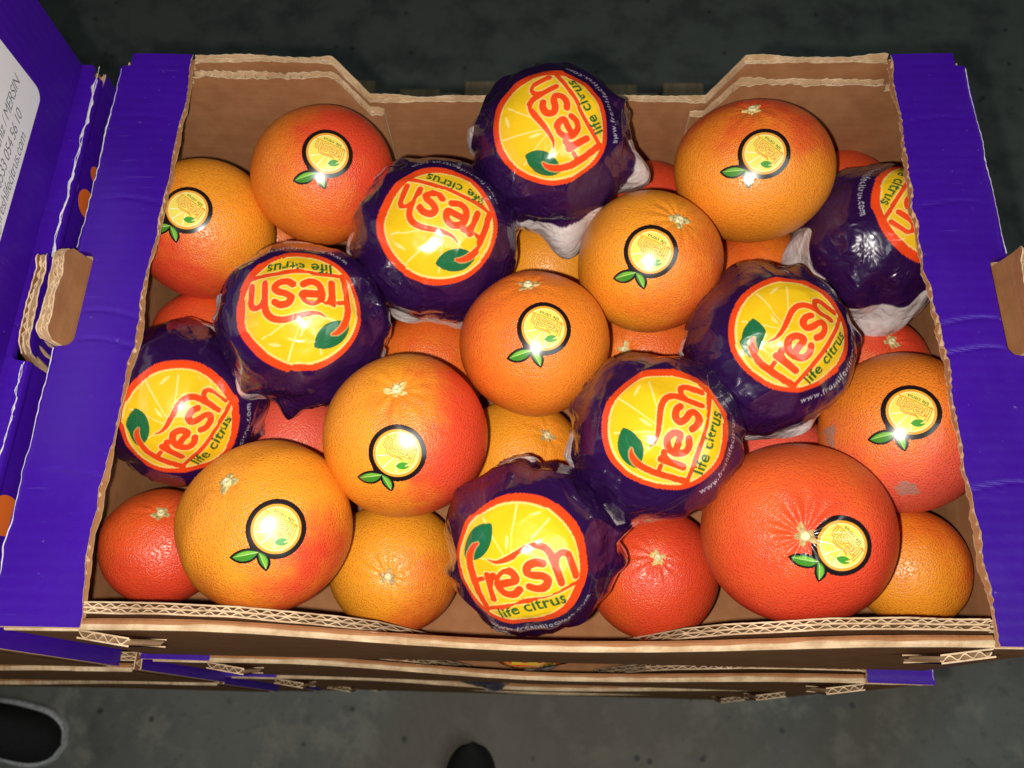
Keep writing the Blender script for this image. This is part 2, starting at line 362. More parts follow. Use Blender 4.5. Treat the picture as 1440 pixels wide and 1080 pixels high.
def carton(loc, seed, detail=True, rz=0.0):
    root = empty('cardboard_box', loc, rz); root.location = loc
    b = Boxes().box(-0.292, 0.292, -0.190, 0.190, 0.001, 0.006); mesh_obj('base', b.v, b.f, KRAFT, root, False)
    for sx in (-1, 1):
        wob = noise1(seed + 31 * sx, 5, 6, 40)
        bend = (lambda s, h: 0.0006 * wob(s))
        # end wall (y along s), hole for the hand at the top
        hole = lambda y: (H - 0.030) if HY0 < y < HY1 else H - 0.0068
        board('end_wall', -0.200, 0.200, hole, 0.0, 0.006, ((0.300 * sx, 0, 0), (0, 1, 0), (0, 0, 1), (sx, 0, 0)), PM, root, 1, seed=seed + sx, nh=3)
        # flap folded in on top, its inner edge torn, hole cut out of its outer side
        f2 = noise1(seed + 5 + sx, 6, 9, 60); f3 = noise1(seed + 9 + sx, 6, 60, 300)
        inner = lambda y, f2=f2, f3=f3, sx=sx: 0.0500 + 0.0014 * float(f2(y)) + 0.0007 * float(f3(y)) - (0.003 * math.exp(-((y + 0.03) / 0.035) ** 2) if sx > 0 else 0)
        def outer(y, sx=sx):
            if HY0 < y < HY1:
                e_ = min(y - HY0, HY1 - y); return 0.0115 - 0.004 * max(0, 1 - e_ / 0.006) ** 2
            if y > 0.1905: return 0.0065
            return -0.0005
        board('top_flap', -0.2015, 0.2015, inner, outer, 0.0062, ((0.300 * sx, 0, H), (0, 1, 0), (-sx, 0, 0), (0, 0, 1)), PM, root, 1, seed=seed + 3 + sx, rag=0.0008, nh=8, wrap=True,
              bend=lambda s, h, wob=wob, sx=sx: 0.0009 * wob(s) + 0.0008 * np.sin(h * 60 + 3 * s) - sum(q * np.exp(-((s - y0 - 0.004 * np.sin(h * 70)) / 0.0016) ** 2) * sstep(0.006, 0.02, h) for y0, q in ((-0.010, .0007), (-0.030, .0008), (0.075, .0004), (-0.115, .0006), (0.142, .0003))))
        # the hand-hole's tab stays in the wall's plane and stands up through the hole
        tb = lambda y, sx=sx: H + 0.0125 + 0.0008 * math.sin(y * 60 + sx) - 0.006 * max(0, 1 - (y - HY0 - 0.002) / 0.007) ** 2 - (0.007 * max(0, 1 - (HY1 - 0.002 - y) / 0.010) ** 2 if sx < 0 else -0.004 * math.exp(-((y - 0.033) / 0.004) ** 2))
        board('handle_tab', HY0 + 0.0018, HY1 - 0.0015, tb, H - 0.0295, 0.0072, ((0.3006 * sx, 0, 0), (0, 1, 0), (0, 0, 1), (sx, 0, 0)), PM, root, 2, seed=seed + 40 + sx, rag=0.0009, nh=7,
              bend=lambda s, h, sx=sx: 0.006 * sstep(H - 0.02, H + 0.014, h) + 0.0006 * np.sin(s * 90 + h * 50))
    for sy in (-1, 1):
        wob = noise1(seed + 77 * sy, 6, 5, 40)
        bnd = lambda s, h, wob=wob, sy=sy: 0.0012 * wob(s) * (h / H) + (0.0055 * np.clip(h / H, 0, 1) * np.exp(-((s - 0.06) / 0.15) ** 2) if sy < 0 else 0)
        nm = 'front_wall' if sy < 0 else 'back_wall'
        board(nm, -0.2935, 0.2935, lambda x, sy=sy: (wall_profile(x) if sy > 0 else front_profile(x)) - (0.0062 if abs(x) > 0.2495 else 0), 0.0, 0.0068 if sy > 0 else 0.0055, ((0, 0.2008 * sy, 0), (1, 0, 0), (0, 0, 1), (0, sy, 0)), BM, root, 1 if sy < 0 else 2, seed=seed + 20 + sy, bend=bnd, nh=6, rag=0.0002 if sy < 0 else 0.0012, cap=sy < 0)
        for sx in (-1, 1):
            drop = {(-1, 1): 0.0035, (1, 1): 0.0115, (-1, -1): 0.001, (1, -1): 0.0015}[(sx, sy)]
            prof = lambda a, drop=drop, sy=sy: lin(a, [(0, LOW - drop * 0.6), (0.1265, LOW - drop * 0.6), (0.1465, H - 0.001 - drop), (0.30, H - 0.001 - drop)] if sy > 0 else [(0.055, 0.02), (0.095, LOW - 0.030), (0.115, LOW - 0.006), (0.165, H - 0.010), (0.205, H - 0.001 - drop), (0.30, H - 0.001 - drop)])
            edge = 0.1165 if sy > 0 else 0.058
            lean = noise1(seed + 9 * sx + 5 * sy, 4, 6, 30)
            off = 0.0020 if sy > 0 else 0.0008
            board('corner_flap', edge, 0.2930 if sy > 0 else 0.293, (lambda a, prof=prof: prof(a) - (0.0064 if a > 0.2495 else 0)), 0.004, 0.0066 if sy < 0 else 0.0062,
                  ((0, (0.200 - (0.0068 if sy > 0 else 0.0052) - off) * sy, 0), (sx, 0, 0), (0, 0, 1), (0, sy, 0)), BM, root, 2 if sy < 0 else 1, seed=seed + 60 + sx * 3 + sy,
                  bend=lambda s, h, lean=lean, sy=sy: -0.0022 * sstep(0.21, 0.118, s) * 0 - 0.0006 * (1 + lean(s)) * (h / H), nh=6, rag=0.0012)
    for sx in (-1, 1):
        # end of the flap folded round the front corner
        board('glue_tab', 0.221, 0.2495, lambda a: H - 0.003 - 0.25 * max(0, 0.232 - a), H - 0.055, 0.005, ((0, -0.2008, 0), (sx, 0, 0), (0, 0, 1), (0, -1, 0)), PM, root, 1, seed=seed + 90 + sx, rag=0.0009, nh=3,
              bend=lambda s, h: 0.0060 + 0.14 * (0.2495 - s) * sstep(H - 0.055, H, h))
        if detail:
            for (a, b_) in ((-0.198, HY0 - 0.002), (HY1 + 0.002, 0.188)):
                scuff(root, sx * 0.2998, a, b_, H + 0.0006, 0.0007, seed + int(sx * 3 + a * 100))
    return root

top_box = carton((0, 0, ZR - H), 100)
tag(top_box, 'open purple printed cardboard box full of grapefruit, on top of its stack', 'box', 'stacked fruit boxes')
low_src = top_box
for k, (dx, dy, rz) in enumerate(((0.003, -0.0060, -0.011), (-0.003, -0.0060, -0.004), (0.004, -0.0025, -0.006), (0.001, 0.008, 0.004))):
    c = copy_tree(low_src, None, ('handle_tab',)); c.location = (dx, dy, ZR - H * (k + 2)); c.rotation_euler = (0, 0, rz)
    tag(c, ['cardboard box directly beneath the open fruit box, its torn rim showing in front', 'third cardboard box from the top, a sliver of brown rim in front',
            'fourth cardboard box from the top, purple corners barely showing', 'lowest cardboard box of the stack, resting on the pallet'][k], 'box', 'stacked fruit boxes')
for k, (dx, dy, rz) in enumerate(((0.0, 0.0, 0.0), (0.0135, -0.003, 0.004), (0.012, -0.002, -0.004), (0.0135, 0.004, 0.004), (0.012, 0.014, 0.0))):
    c = copy_tree(top_box, None, ('handle_tab', 'top_flap', 'glue_tab', 'torn_fold') if k else ()); c.location = (-0.6155 + dx, -0.010 + dy, ZR - H * (k + 1)); c.rotation_euler = (0, 0, rz)
    tag(c, ['purple box beside the fruit box, its hand hole under a second box', 'left neighbour box second row down, brown rim at lower left edge',
            'left neighbour box third row down, dim brown rim', 'left neighbour box fourth row down, nearly hidden', 'lowest box of the left neighbouring stack'][k], 'box', 'neighbouring stack of boxes')
    if k == 0: nb = c
# wide torn fold on the neighbour's outer edge
scuff(nb, 0.3000, -0.198, HY0 - 0.004, H + 0.0016, 0.0024, 901, 0.0011)
scuff(nb, 0.3000, HY1 + 0.004, 0.199, H + 0.0016, 0.0024, 902, 0.0011)
# printed fruit on the neighbour's end wall
for (px, py, ry, rz_) in ((134, 247, 0.006, 0.007), (121, 287, 0.010, 0.011), (6, 725, 0.012, 0.016)):
    q = at_x(px, py, -0.3150); th = np.linspace(0, 6.2832, 28, endpoint=False)
    V = [(0.3008, q[1] + 0.010 + ry * math.cos(a), q[2] - (ZR - H) + rz_ * math.sin(a)) for a in th] + [(0.3008, q[1] + 0.010, q[2] - (ZR - H))]
    mesh_obj('printed_fruit', V, [(i, (i + 1) % 28, 28) for i in range(28)], ORANGE_INK, nb, False)

up = copy_tree(top_box); up.location = (-0.6275, -0.0115, ZR + 0.0035)
tag(up, 'upper purple box at left with white address label on its end wall', 'box', 'neighbouring stack of boxes')

# ------------------------------------------------------------------ 2D drawing (vector shapes sampled into print colours)
def text_tris(body, bold=0.0, shear=0.0, spacing=1.0):
    cu = bpy.data.curves.new('tmp_text', 'FONT'); cu.body = body; cu.offset = bold; cu.shear = shear; cu.space_character = spacing; cu.resolution_u = 5
    o = bpy.data.objects.new('tmp_text', cu); COL.objects.link(o); bpy.context.view_layer.update()
    me = bpy.data.meshes.new_from_object(o.evaluated_get(bpy.context.evaluated_depsgraph_get()))
    me.calc_loop_triangles(); v = np.zeros(len(me.vertices) * 3); me.vertices.foreach_get('co', v); v = v.reshape(-1, 3)[:, :2]
    t = np.zeros(len(me.loop_triangles) * 3, np.int32); me.loop_triangles.foreach_get('vertices', t)
    bpy.data.objects.remove(o); bpy.data.meshes.remove(me); bpy.data.curves.remove(cu)
    return v, t.reshape(-1, 3)
class Canvas:
    def __init__(s, ext, n, bg):
        s.e, s.n = ext, n; s.px = 2 * ext / n
        g = (np.arange(n) + 0.5) * s.px - ext; s.X, s.Y = np.meshgrid(g, g)
        s.img = np.zeros((n, n, 3)); s.img[:] = bg; s.cov = np.zeros((n, n))
    def paint(s, mask, col, cov=True):
        s.img += mask[..., None] * (np.asarray(col) - s.img)
        if cov: s.cov = np.maximum(s.cov, mask)
    def sdf(s, d): return np.clip(0.5 - d / s.px, 0, 1)
    def circle(s, x, y, r): return s.sdf(np.hypot(s.X - x, s.Y - y) - r)
    def stroke(s, pts, rad, smooth=True):
        pts = np.asarray(pts, float); rad = np.broadcast_to(np.asarray(rad, float), (len(pts),))
        if smooth and len(pts) > 2:
            q = []; rr = []; n = len(pts)
            for i in range(n - 1):
                p0, p1, p2, p3 = pts[max(i-1, 0)], pts[i], pts[i+1], pts[min(i+2, n-1)]
                for t in np.linspace(0, 1, 9)[:-1]:
                    q.append(0.5 * ((2*p1) + (p2-p0)*t + (2*p0-5*p1+4*p2-p3)*t*t + (3*p1-p0-3*p2+p3)*t**3)); rr.append(rad[i] + (rad[i+1]-rad[i])*t)
            q.append(pts[-1]); rr.append(rad[-1]); pts, rad = np.array(q), np.array(rr)
        d = np.full((s.n, s.n), 9.0)
        for i in range(len(pts) - 1):
            a, b = pts[i], pts[i+1]; m = max(rad[i], rad[i+1]) + 3 * s.px
            i0, i1 = [int(np.clip((v + s.e) / s.px, 0, s.n)) for v in (min(a[0], b[0]) - m, max(a[0], b[0]) + m)]
            j0, j1 = [int(np.clip((v + s.e) / s.px, 0, s.n)) for v in (min(a[1], b[1]) - m, max(a[1], b[1]) + m)]
            x, y = s.X[j0:j1, i0:i1], s.Y[j0:j1, i0:i1]; ab = b - a
            t = np.clip(((x-a[0])*ab[0] + (y-a[1])*ab[1]) / max(ab.dot(ab), 1e-12), 0, 1)
            d[j0:j1, i0:i1] = np.minimum(d[j0:j1, i0:i1], np.hypot(x-a[0]-t*ab[0], y-a[1]-t*ab[1]) - (rad[i] + (rad[i+1]-rad[i])*t))
        return s.sdf(d)
    def lens(s, a, b, w1, w2, grow=0.0):
        """leaf between points a and b, bulging w1 to the left and w2 to the right"""
        a, b = np.asarray(a, float), np.asarray(b, float); L = np.linalg.norm(b - a); u_ = (b - a) / L; n_ = np.array([-u_[1], u_[0]]); mid = (a + b) / 2
        d = np.full((s.n, s.n), -9.0)
        for w, sg in ((w1, 1), (w2, -1)):
            w = max(w, 1e-3); R_ = (L * L / 4 + w * w) / (2 * w); c = mid + n_ * sg * (w - R_)
            d = np.maximum(d, np.hypot(s.X - c[0], s.Y - c[1]) - R_)
        return s.sdf(d - grow)
    def tris(s, v, t):
        m = np.zeros((s.n, s.n))
        P = (v + s.e) / s.px - 0.5
        for tr in t:
            a, b, c = P[tr]; x0, x1 = int(max(0, math.floor(min(a[0], b[0], c[0])))), int(min(s.n - 1, math.ceil(max(a[0], b[0], c[0]))))
            y0, y1 = int(max(0, math.floor(min(a[1], b[1], c[1])))), int(min(s.n - 1, math.ceil(max(a[1], b[1], c[1]))))
            den = (b[1]-c[1])*(a[0]-c[0]) + (c[0]-b[0])*(a[1]-c[1])
            if x1 < x0 or y1 < y0 or abs(den) < 1e-9: continue
            xx, yy = np.meshgrid(np.arange(x0, x1+1), np.arange(y0, y1+1))
            l1 = ((b[1]-c[1])*(xx-c[0]) + (c[0]-b[0])*(yy-c[1])) / den; l2 = ((c[1]-a[1])*(xx-c[0]) + (a[0]-c[0])*(yy-c[1])) / den
            m[y0:y1+1, x0:x1+1] = np.maximum(m[y0:y1+1, x0:x1+1], ((l1 >= -1e-6) & (l2 >= -1e-6) & (l1 + l2 <= 1 + 1e-6)).astype(float))
        return m
    def sample(s, x, y):
        fx = np.clip((x + s.e) / s.px - 0.5, 0, s.n - 1.001); fy = np.clip((y + s.e) / s.px - 0.5, 0, s.n - 1.001)
        i, j = fx.astype(int), fy.astype(int); a, b = (fx - i)[..., None], (fy - j)[..., None]; I = s.img
        return (I[j, i] * (1-a) + I[j, i+1] * a) * (1-b) + (I[j+1, i] * (1-a) + I[j+1, i+1] * a) * b
    def sample_cov(s, x, y):
        i = np.clip((x + s.e) / s.px, 0, s.n - 1).astype(int); j = np.clip((y + s.e) / s.px, 0, s.n - 1).astype(int); return s.cov[j, i]

def fit_text(v, x0, x1, y0):
    w = v[:, 0].max() - v[:, 0].min(); k = (x1 - x0) / w
    return np.stack([(v[:, 0] - v[:, 0].min()) * k + x0, v[:, 1] * k + y0], 1)
def fresh_letters(cv, k=1.0, grow=0.0, T=lambda p: p):
    """the word's strokes, tall curling F, r, e, s and an h whose stem sweeps back as a flourish"""
    S = lambda pts, r: cv.stroke([T(p) for p in pts], [(q + grow) * k for q in (r if isinstance(r, (list, tuple)) else [r] * len(pts))])
    m = S([(-0.48, 0.42), (-0.57, 0.39), (-0.67, 0.28), (-0.735, 0.10), (-0.745, -0.10), (-0.73, -0.33), (-0.70, -0.53)], [0.010, 0.040, 0.055, 0.058, 0.058, 0.058, 0.055])
    m = np.maximum(m, S([(-0.74, -0.075), (-0.68, -0.07), (-0.605, -0.065)], 0.036))
    m = np.maximum(m, S([(-0.505, -0.03), (-0.51, -0.2), (-0.515, -0.385)], 0.056))
    m = np.maximum(m, S([(-0.50, -0.17), (-0.46, -0.065), (-0.395, -0.04)], [0.04, 0.05, 0.05]))
    m = np.maximum(m, S([(-0.33, -0.20), (-0.22, -0.195), (-0.085, -0.19), (-0.10, -0.08), (-0.21, -0.025), (-0.33, -0.09), (-0.36, -0.21), (-0.31, -0.335), (-0.20, -0.375), (-0.09, -0.33)], 0.054))
    m = np.maximum(m, S([(0.325, -0.075), (0.24, -0.03), (0.13, -0.045), (0.09, -0.125), (0.16, -0.19), (0.27, -0.23), (0.32, -0.30), (0.25, -0.37), (0.14, -0.375), (0.06, -0.33)], 0.054))
    m = np.maximum(m, S([(-0.40, 0.185), (-0.30, 0.13), (-0.16, 0.125), (0.02, 0.155), (0.20, 0.185), (0.34, 0.165), (0.43, 0.09), (0.468, -0.02), (0.475, -0.20), (0.475, -0.385)], [0.006, 0.022, 0.034, 0.042, 0.046, 0.05, 0.054, 0.054, 0.052, 0.052]))
    m = np.maximum(m, S([(0.48, -0.17), (0.53, -0.06), (0.62, -0.025), (0.69, -0.08), (0.70, -0.20), (0.70, -0.385)], [0.04, 0.046, 0.048, 0.05, 0.052, 0.052]))
    return m

PURP = (0.021, 0.0036, 0.047)
def draw_wrap():
    cv = Canvas(1.42, 1136, PURP)
    red = (0.82, 0.062, 0.010); yel = (0.83, 0.50, 0.012); cream = (0.87, 0.66, 0.20); grn = (0.012, 0.125, 0.045)
    wob = np.hypot(cv.X, cv.Y) - 1.0
    cv.paint(cv.sdf(wob), red)
    cv.paint(cv.circle(-0.035, 0.0, 0.885), cream)
    inner = cv.circle(-0.027, -0.004, 0.856); cv.paint(inner, yel)
    for a, b, r in (((-0.15, 0.16), (-0.33, 0.72), 0.014), ((-0.06, 0.18), (0.20, 0.80), 0.016), ((0.05, 0.16), (0.58, 0.46), 0.015), ((-0.22, 0.12), (-0.72, 0.30), 0.012)):
        cv.paint(cv.stroke([a, b], [0.006, r], False) * inner, cream)
    cv.paint(cv.lens((-0.10, 0.22), (-0.03, 0.44), 0.024, 0.024), cream); cv.paint(cv.lens((0.28, 0.60), (0.50, 0.56), 0.03, 0.02), cream)
    bar = cv.stroke([(-0.74, -0.53), (0.2, -0.535), (0.86, -0.50)], 0.038); ring = cv.circle(0, 0, 1.0)
    cv.paint(cv.stroke([(-0.74, -0.53), (0.2, -0.535), (0.84, -0.50)], 0.056) * inner, cream)
    cv.paint(cv.lens((-0.76, 0.25), (-0.22, 0.62), 0.175, 0.185), grn)
    cv.paint(cv.stroke([(-0.66, 0.33), (-0.30, 0.57)], [0.008, 0.002], False), (0.03, 0.18, 0.07))
    cv.paint(fresh_letters(cv, 1.0, 0.017) * inner * (1 - cv.lens((-0.76, 0.25), (-0.22, 0.62), 0.175, 0.185) * 0.6), cream)
    cv.paint(bar * ring, red); cv.paint(fresh_letters(cv) * ring, red)
    v, t = text_tris('life citrus', 0.022, 0.0, 1.03); cv.paint(cv.tris(fit_text(v, -0.53, 0.47, -0.735), t), (0.02, 0.105, 0.028))
    v, t = text_tris('www.freshlifecitrus.com', 0.0, 0.0, 1.12); v = fit_text(v, -0.92, 0.92, 0.0)
    ang = v[:, 0] / 1.20 - math.pi / 2; rr = 1.22 - v[:, 1]
    cv.paint(cv.tris(np.stack([rr * np.cos(ang), rr * np.sin(ang)], 1), t), (0.46, 0.42, 0.50))
    k = np.array([1, 2, 1]) / 4.0
    I = cv.img; I = k[0]*np.roll(I, 1, 0) + k[1]*I + k[2]*np.roll(I, -1, 0); cv.img = k[0]*np.roll(I, 1, 1) + k[1]*I + k[2]*np.roll(I, -1, 1)
    return cv
def draw_sticker():
    cv = Canvas(1.75, 1000, (0, 0, 0)); blk = (0.012, 0.006, 0.008); org = (0.86, 0.36, 0.03); pale = (0.88, 0.72, 0.12); gold = (0.78, 0.27, 0.015)
    l1 = ((-1.40, -0.975), (-0.56, -0.775), 0.135, 0.215); l2 = ((-0.53, -0.78), (-0.265, -1.33), 0.17, 0.085)
    for L in (l1, l2): cv.paint(cv.lens(*L, grow=0.075), blk)
    cv.paint(cv.stroke([(-0.52, -0.70), (-0.50, -0.80)], [0.26, 0.13], False), blk)
    cv.paint(cv.circle(0, 0, 1.0), blk)
    cv.paint(cv.stroke([(-0.80, -0.55), (-0.66, -0.80)], [0.06, 0.10], False), blk); cv.paint(cv.stroke([(-0.2, -0.92), (-0.40, -0.98)], [0.08, 0.10], False), blk)
    for (a, b, p, q) in (l1, l2):
        cv.paint(cv.lens(a, b, p, q), (0.055, 0.24, 0.02)); a_, b_ = np.array(a), np.array(b)
        cv.paint(cv.lens(a_ + 0.1 * (b_ - a_), b_, p * 0.8, q * 0.1) * 0.9, (0.20, 0.48, 0.05)); cv.paint(cv.stroke([a_ + 0.05 * (b_ - a_), b_], [0.008, 0.016], False) * 0.8, (0.55, 0.70, 0.25))
    cv.paint(cv.circle(0, 0, 0.83), org); cv.paint(cv.circle(0, 0, 0.735), (0.92, 0.86, 0.42)); inner = cv.circle(0, 0, 0.70); cv.paint(inner, pale)
    th = math.radians(152); c, s_ = math.cos(th), math.sin(th); sc = 0.74
    T = lambda p: (sc * (p[0] * c - p[1] * s_), sc * (p[0] * s_ + p[1] * c))
    for a, b in (((-0.1, 0.15), (-0.35, 0.8)), ((0.0, 0.15), (0.25, 0.85)), ((0.08, 0.12), (0.7, 0.5))):
        cv.paint(cv.stroke([T(a), T(b)], [0.006, 0.02], False) * inner, (0.95, 0.95, 0.75))
    cv.paint(cv.lens(T((-0.2, 0.15)), T((-0.3, 0.75)), 0.16, 0.0) * 0.5 * inner, (0.70, 0.78, 0.10)); cv.paint(cv.lens(T((0.05, 0.2)), T((0.6, 0.62)), 0.10, 0.1) * 0.4 * inner, (0.85, 0.80, 0.10))
    cv.paint(fresh_letters(cv, sc, 0.016, T) * cv.circle(0, 0, 0.74), gold); cv.paint(fresh_letters(cv, sc, -0.030, T) * cv.circle(0, 0, 0.74), (0.92, 0.78, 0.22))
    cv.paint(cv.stroke([T((-0.80, -0.53)), T((0.84, -0.50))], 0.018, False), gold)
    cv.paint(cv.lens(T((-0.78, 0.22)), T((-0.22, 0.56)), 0.13, 0.13), (0.06, 0.30, 0.03)); cv.paint(cv.stroke([T((-0.74, 0.2)), T((-0.60, 0.36))], [0.04, 0.012], False), (0.85, 0.75, 0.2))
    v, t = text_tris('life citrus', 0.012, 0.0, 1.05); v = fit_text(v, -0.50, 0.50, -0.735); v = np.array([T(p) for p in v])
    cv.paint(cv.tris(v, t), (0.04, 0.07, 0.02))
    k = np.array([1, 2, 1]) / 4.0; I = cv.img; cv.img = (np.roll(I, 1, 0) + 2*I + np.roll(I, -1, 0)) / 4
    return cv
WRAPCV = draw_wrap(); STICV = draw_sticker()

# address label printed on the upper neighbour box
LX = 0.3010
def rrect(y0, y1, z0, z1, r, n=7):
    P = []
    for (cy, cz, a0) in ((y1 - r, z1 - r, 0), (y0 + r, z1 - r, 90), (y0 + r, z0 + r, 180), (y1 - r, z0 + r, 270)):
        for i in range(n + 1):
            a = math.radians(a0 + 90 * i / n); P.append((LX, cy + r * math.cos(a), cz + r * math.sin(a)))
    return P
XW = up.location.x + 0.3010
oy, oz = -up.location.y, -up.location.z
lc = at_x(54, 128, XW); lb = at_x(2, 335, XW)
P = rrect(-0.075, lc[1] + oy + 0.0015, lb[2] + oz + 0.0005, lb[2] + oz + 0.078, 0.008)
lab = mesh_obj('label', P, [tuple(range(len(P)))], WHITE, up, False)
for body, (ex, ey), size in (('Karaduvar Mah. Akdeniz / MERSIN', (24, 107), 0.0098), ('GSM : 0533 054 56 10', (27, 155), 0.0098), ('nk@freshlifecitrus.com', (32, 187), 0.0098)):
    body = {'K': 'Akdeniz / MERSIN'}.get(body[0], body)
    v, t = text_tris(body, -0.006, 0.35, 0.92); q = at_x(ex, ey, XW)
    v = v * size; x1 = v[:, 0].max()
    V = np.stack([np.full(len(v), LX + 0.0006), q[1] + oy + v[:, 0] - x1, q[2] + oz + v[:, 1] - 0.003], 1)
    mesh_obj('lettering', V, t, INK, lab, False)

# ------------------------------------------------------------------ grapefruit
IMG = lambda x, y: unit(RT * x + UPV * y - FW * 0.0)      # direction in the picture's plane
def img_dir(x, y, toward=0.4): return unit(RT * x + UPV * y - FW * toward)
class Fruit:
    """radial surface of one fruit"""
    def __init__(s, c, r, pole, seed, sx=0.0, wrinkle=0.35, oblate=0.035):
        s.c, s.r, s.pole, s.sx, s.wr, s.ob = np.array(c), r, unit(pole), sx, wrinkle, oblate
        g = np.random.default_rng(seed); s.k = g.normal(size=(7, 3)) * g.uniform(1.2, 3.6, (7, 1)); s.ph = g.uniform(0, 6.28, 7)
        s.e1 = unit(np.cross(s.pole, [0.31, 0.7, -0.64])); s.e2 = np.cross(s.pole, s.e1); s.pk = g.uniform(0, 6.28, 5); s.pn = g.integers(5, 14, 5)
    def rad(s, n):
        c = np.clip(n @ s.pole, -1, 1); a = np.arccos(c)
        f = 1 + s.ob * (0.33 - c * c) + 0.0062 * sum(np.sin(n @ s.k[i] + s.ph[i]) for i in range(7))
        f = f + s.sx * ((n @ RT) ** 2 - (n @ UPV) ** 2)
        th = np.arctan2(n @ s.e2, n @ s.e1)
        f = f - 0.042 * np.exp(-(a / 0.15) ** 2)
        pl = sum(np.sin(th * s.pn[i] + s.pk[i] + 2.2 * np.sin(a * 3 + i)) for i in range(5)) / 5
        f = f + s.wr * 0.016 * pl * np.exp(-((a - 0.27) / 0.20) ** 2)
        return s.r * f
    def pt(s, n): return n * s.rad(n)[..., None]
def fruit_mesh(fr, name, mat, loc, parent=None, nu=144, nv=84):
    a = (np.linspace(0, 1, nv + 1) ** 1.25) * math.pi; th = np.linspace(0, 2 * math.pi, nu, endpoint=False)
    A, T = np.meshgrid(a[1:-1], th, indexing='ij')
    n = np.cos(A)[..., None] * fr.pole + np.sin(A)[..., None] * (np.cos(T)[..., None] * fr.e1 + np.sin(T)[..., None] * fr.e2)
    V = fr.pt(n.reshape(-1, 3)); V = np.concatenate([V, fr.pt(fr.pole[None]), fr.pt(-fr.pole[None])])
    m = nv - 1; i, j = np.meshgrid(np.arange(m - 1), np.arange(nu), indexing='ij'); j2 = (j + 1) % nu
    Q = np.stack([i * nu + j, (i + 1) * nu + j, (i + 1) * nu + j2, i * nu + j2], -1).reshape(-1, 4)
    jj = np.arange(nu); k2 = (jj + 1) % nu; top = m * nu; bt = top + 1
    faces = [tuple(q) for q in Q.tolist()] + [(top, int(x), int(y)) for x, y in zip(jj, k2)] + [(bt, int((m-1)*nu + y), int((m-1)*nu + x)) for x, y in zip(jj, k2)]
    return mesh_obj(name, V, faces, mat, parent, True, None, loc)
def add_calyx(fr, root, seed, size=0.0055):
    g = np.random.default_rng(seed); nu, nr = 60, 7; th = np.linspace(0, 2 * math.pi, nu, endpoint=False)
    ph = g.uniform(0, 6.28); out = 0.78 + 0.20 * np.cos(int(g.integers(4, 6)) * th + ph) + 0.14 * np.cos(3 * th + g.uniform(0, 6)) + 0.10 * np.cos(2 * th + g.uniform(0, 6)) + 0.07 * np.cos(11 * th + g.uniform(0, 6))
    V = []; 
    for k in range(nr + 1):
        q = k / nr; rr = size * out * q * (1 if k else 0)
        ang = rr / fr.r
        n = np.cos(ang)[:, None] * fr.pole + np.sin(ang)[:, None] * (np.cos(th)[:, None] * fr.e1 + np.sin(th)[:, None] * fr.e2)
        h = 0.0011 * (1 - 0.5 * q ** 2) + 0.00025 * np.cos(9 * th + 4 * q) if k < nr else np.full(nu, -0.0006)
        V.append(fr.pt(n) + n * np.asarray(h)[:, None])
    V = np.concatenate(V); i, j = np.meshgrid(np.arange(nr), np.arange(nu), indexing='ij'); j2 = (j + 1) % nu
    Q = np.stack([i * nu + j, (i + 1) * nu + j, (i + 1) * nu + j2, i * nu + j2], -1).reshape(-1, 4)
    cal = mesh_obj('calyx', V, Q, (CALYX, CALYX2, CALYX3)[seed % 3], root)
    # round scar where the stem was
    prof = [(0.0, 0.0019), (0.0007, 0.0020), (0.0012, 0.0026), (0.0017, 0.0025), (0.0021, 0.0012), (0.0022, 0.0002)]; V = []
    base = fr.pt(fr.pole[None])[0]; sc = size / 0.0055
    for (r_, h_) in prof:
        V.append(base + fr.pole * h_ + sc * r_ * (np.cos(th[::3])[:, None] * fr.e1 + np.sin(th[::3])[:, None] * fr.e2))
    nu = 20; V = np.concatenate(V); i, j = np.meshgrid(np.arange(len(prof) - 1), np.arange(nu), indexing='ij'); j2 = (j + 1) % nu
    Q = np.stack([i * nu + j, (i + 1) * nu + j, (i + 1) * nu + j2, i * nu + j2], -1).reshape(-1, 4)
    mesh_obj('stem_scar', V, Q, SCAR, cal)
def add_sticker(fr, root, px, py, rot, R_=0.0172):
    n0 = on_sphere(px, py, fr.c, fr.r); e1 = RT - n0 * RT.dot(n0); e1 = unit(e1); e2 = np.cross(n0, e1)
    a = math.radians(rot); e1, e2 = math.cos(a) * e1 + math.sin(a) * e2, -math.sin(a) * e1 + math.cos(a) * e2
    xs = np.linspace(-1.60, 1.06, 165); ys = np.linspace(-1.48, 1.06, 158); X, Y = np.meshgrid(xs, ys)
    # the sheet covers the fruit by arc length
    rho = np.hypot(X, Y) * R_ / fr.r; ph = np.arctan2(Y, X)
    n = np.cos(rho)[..., None] * n0 + np.sin(rho)[..., None] * (np.cos(ph)[..., None] * e1 + np.sin(ph)[..., None] * e2)
    V = fr.pt(n.reshape(-1, 3)) + n.reshape(-1, 3) * 0.00035
    col = STICV.sample(X.ravel(), Y.ravel()); cov = STICV.sample_cov(X, Y)
    col = np.where(cov.ravel()[:, None] > 0.02, col, np.array([[0.012, 0.006, 0.008]]))
    ny, nx = X.shape; i, j = np.meshgrid(np.arange(ny - 1), np.arange(nx - 1), indexing='ij')
    keep = (cov[:-1, :-1] + cov[1:, :-1] + cov[:-1, 1:] + cov[1:, 1:]) >= 2.0
    Q = np.stack([i * nx + j, i * nx + j + 1, (i + 1) * nx + j + 1, (i + 1) * nx + j], -1)[keep]
    used, inv = np.unique(Q.ravel(), return_inverse=True); Q = inv.reshape(-1, 4)
    mesh_obj('sticker', V[used], Q, STICKER, root, True, colors=col[used])

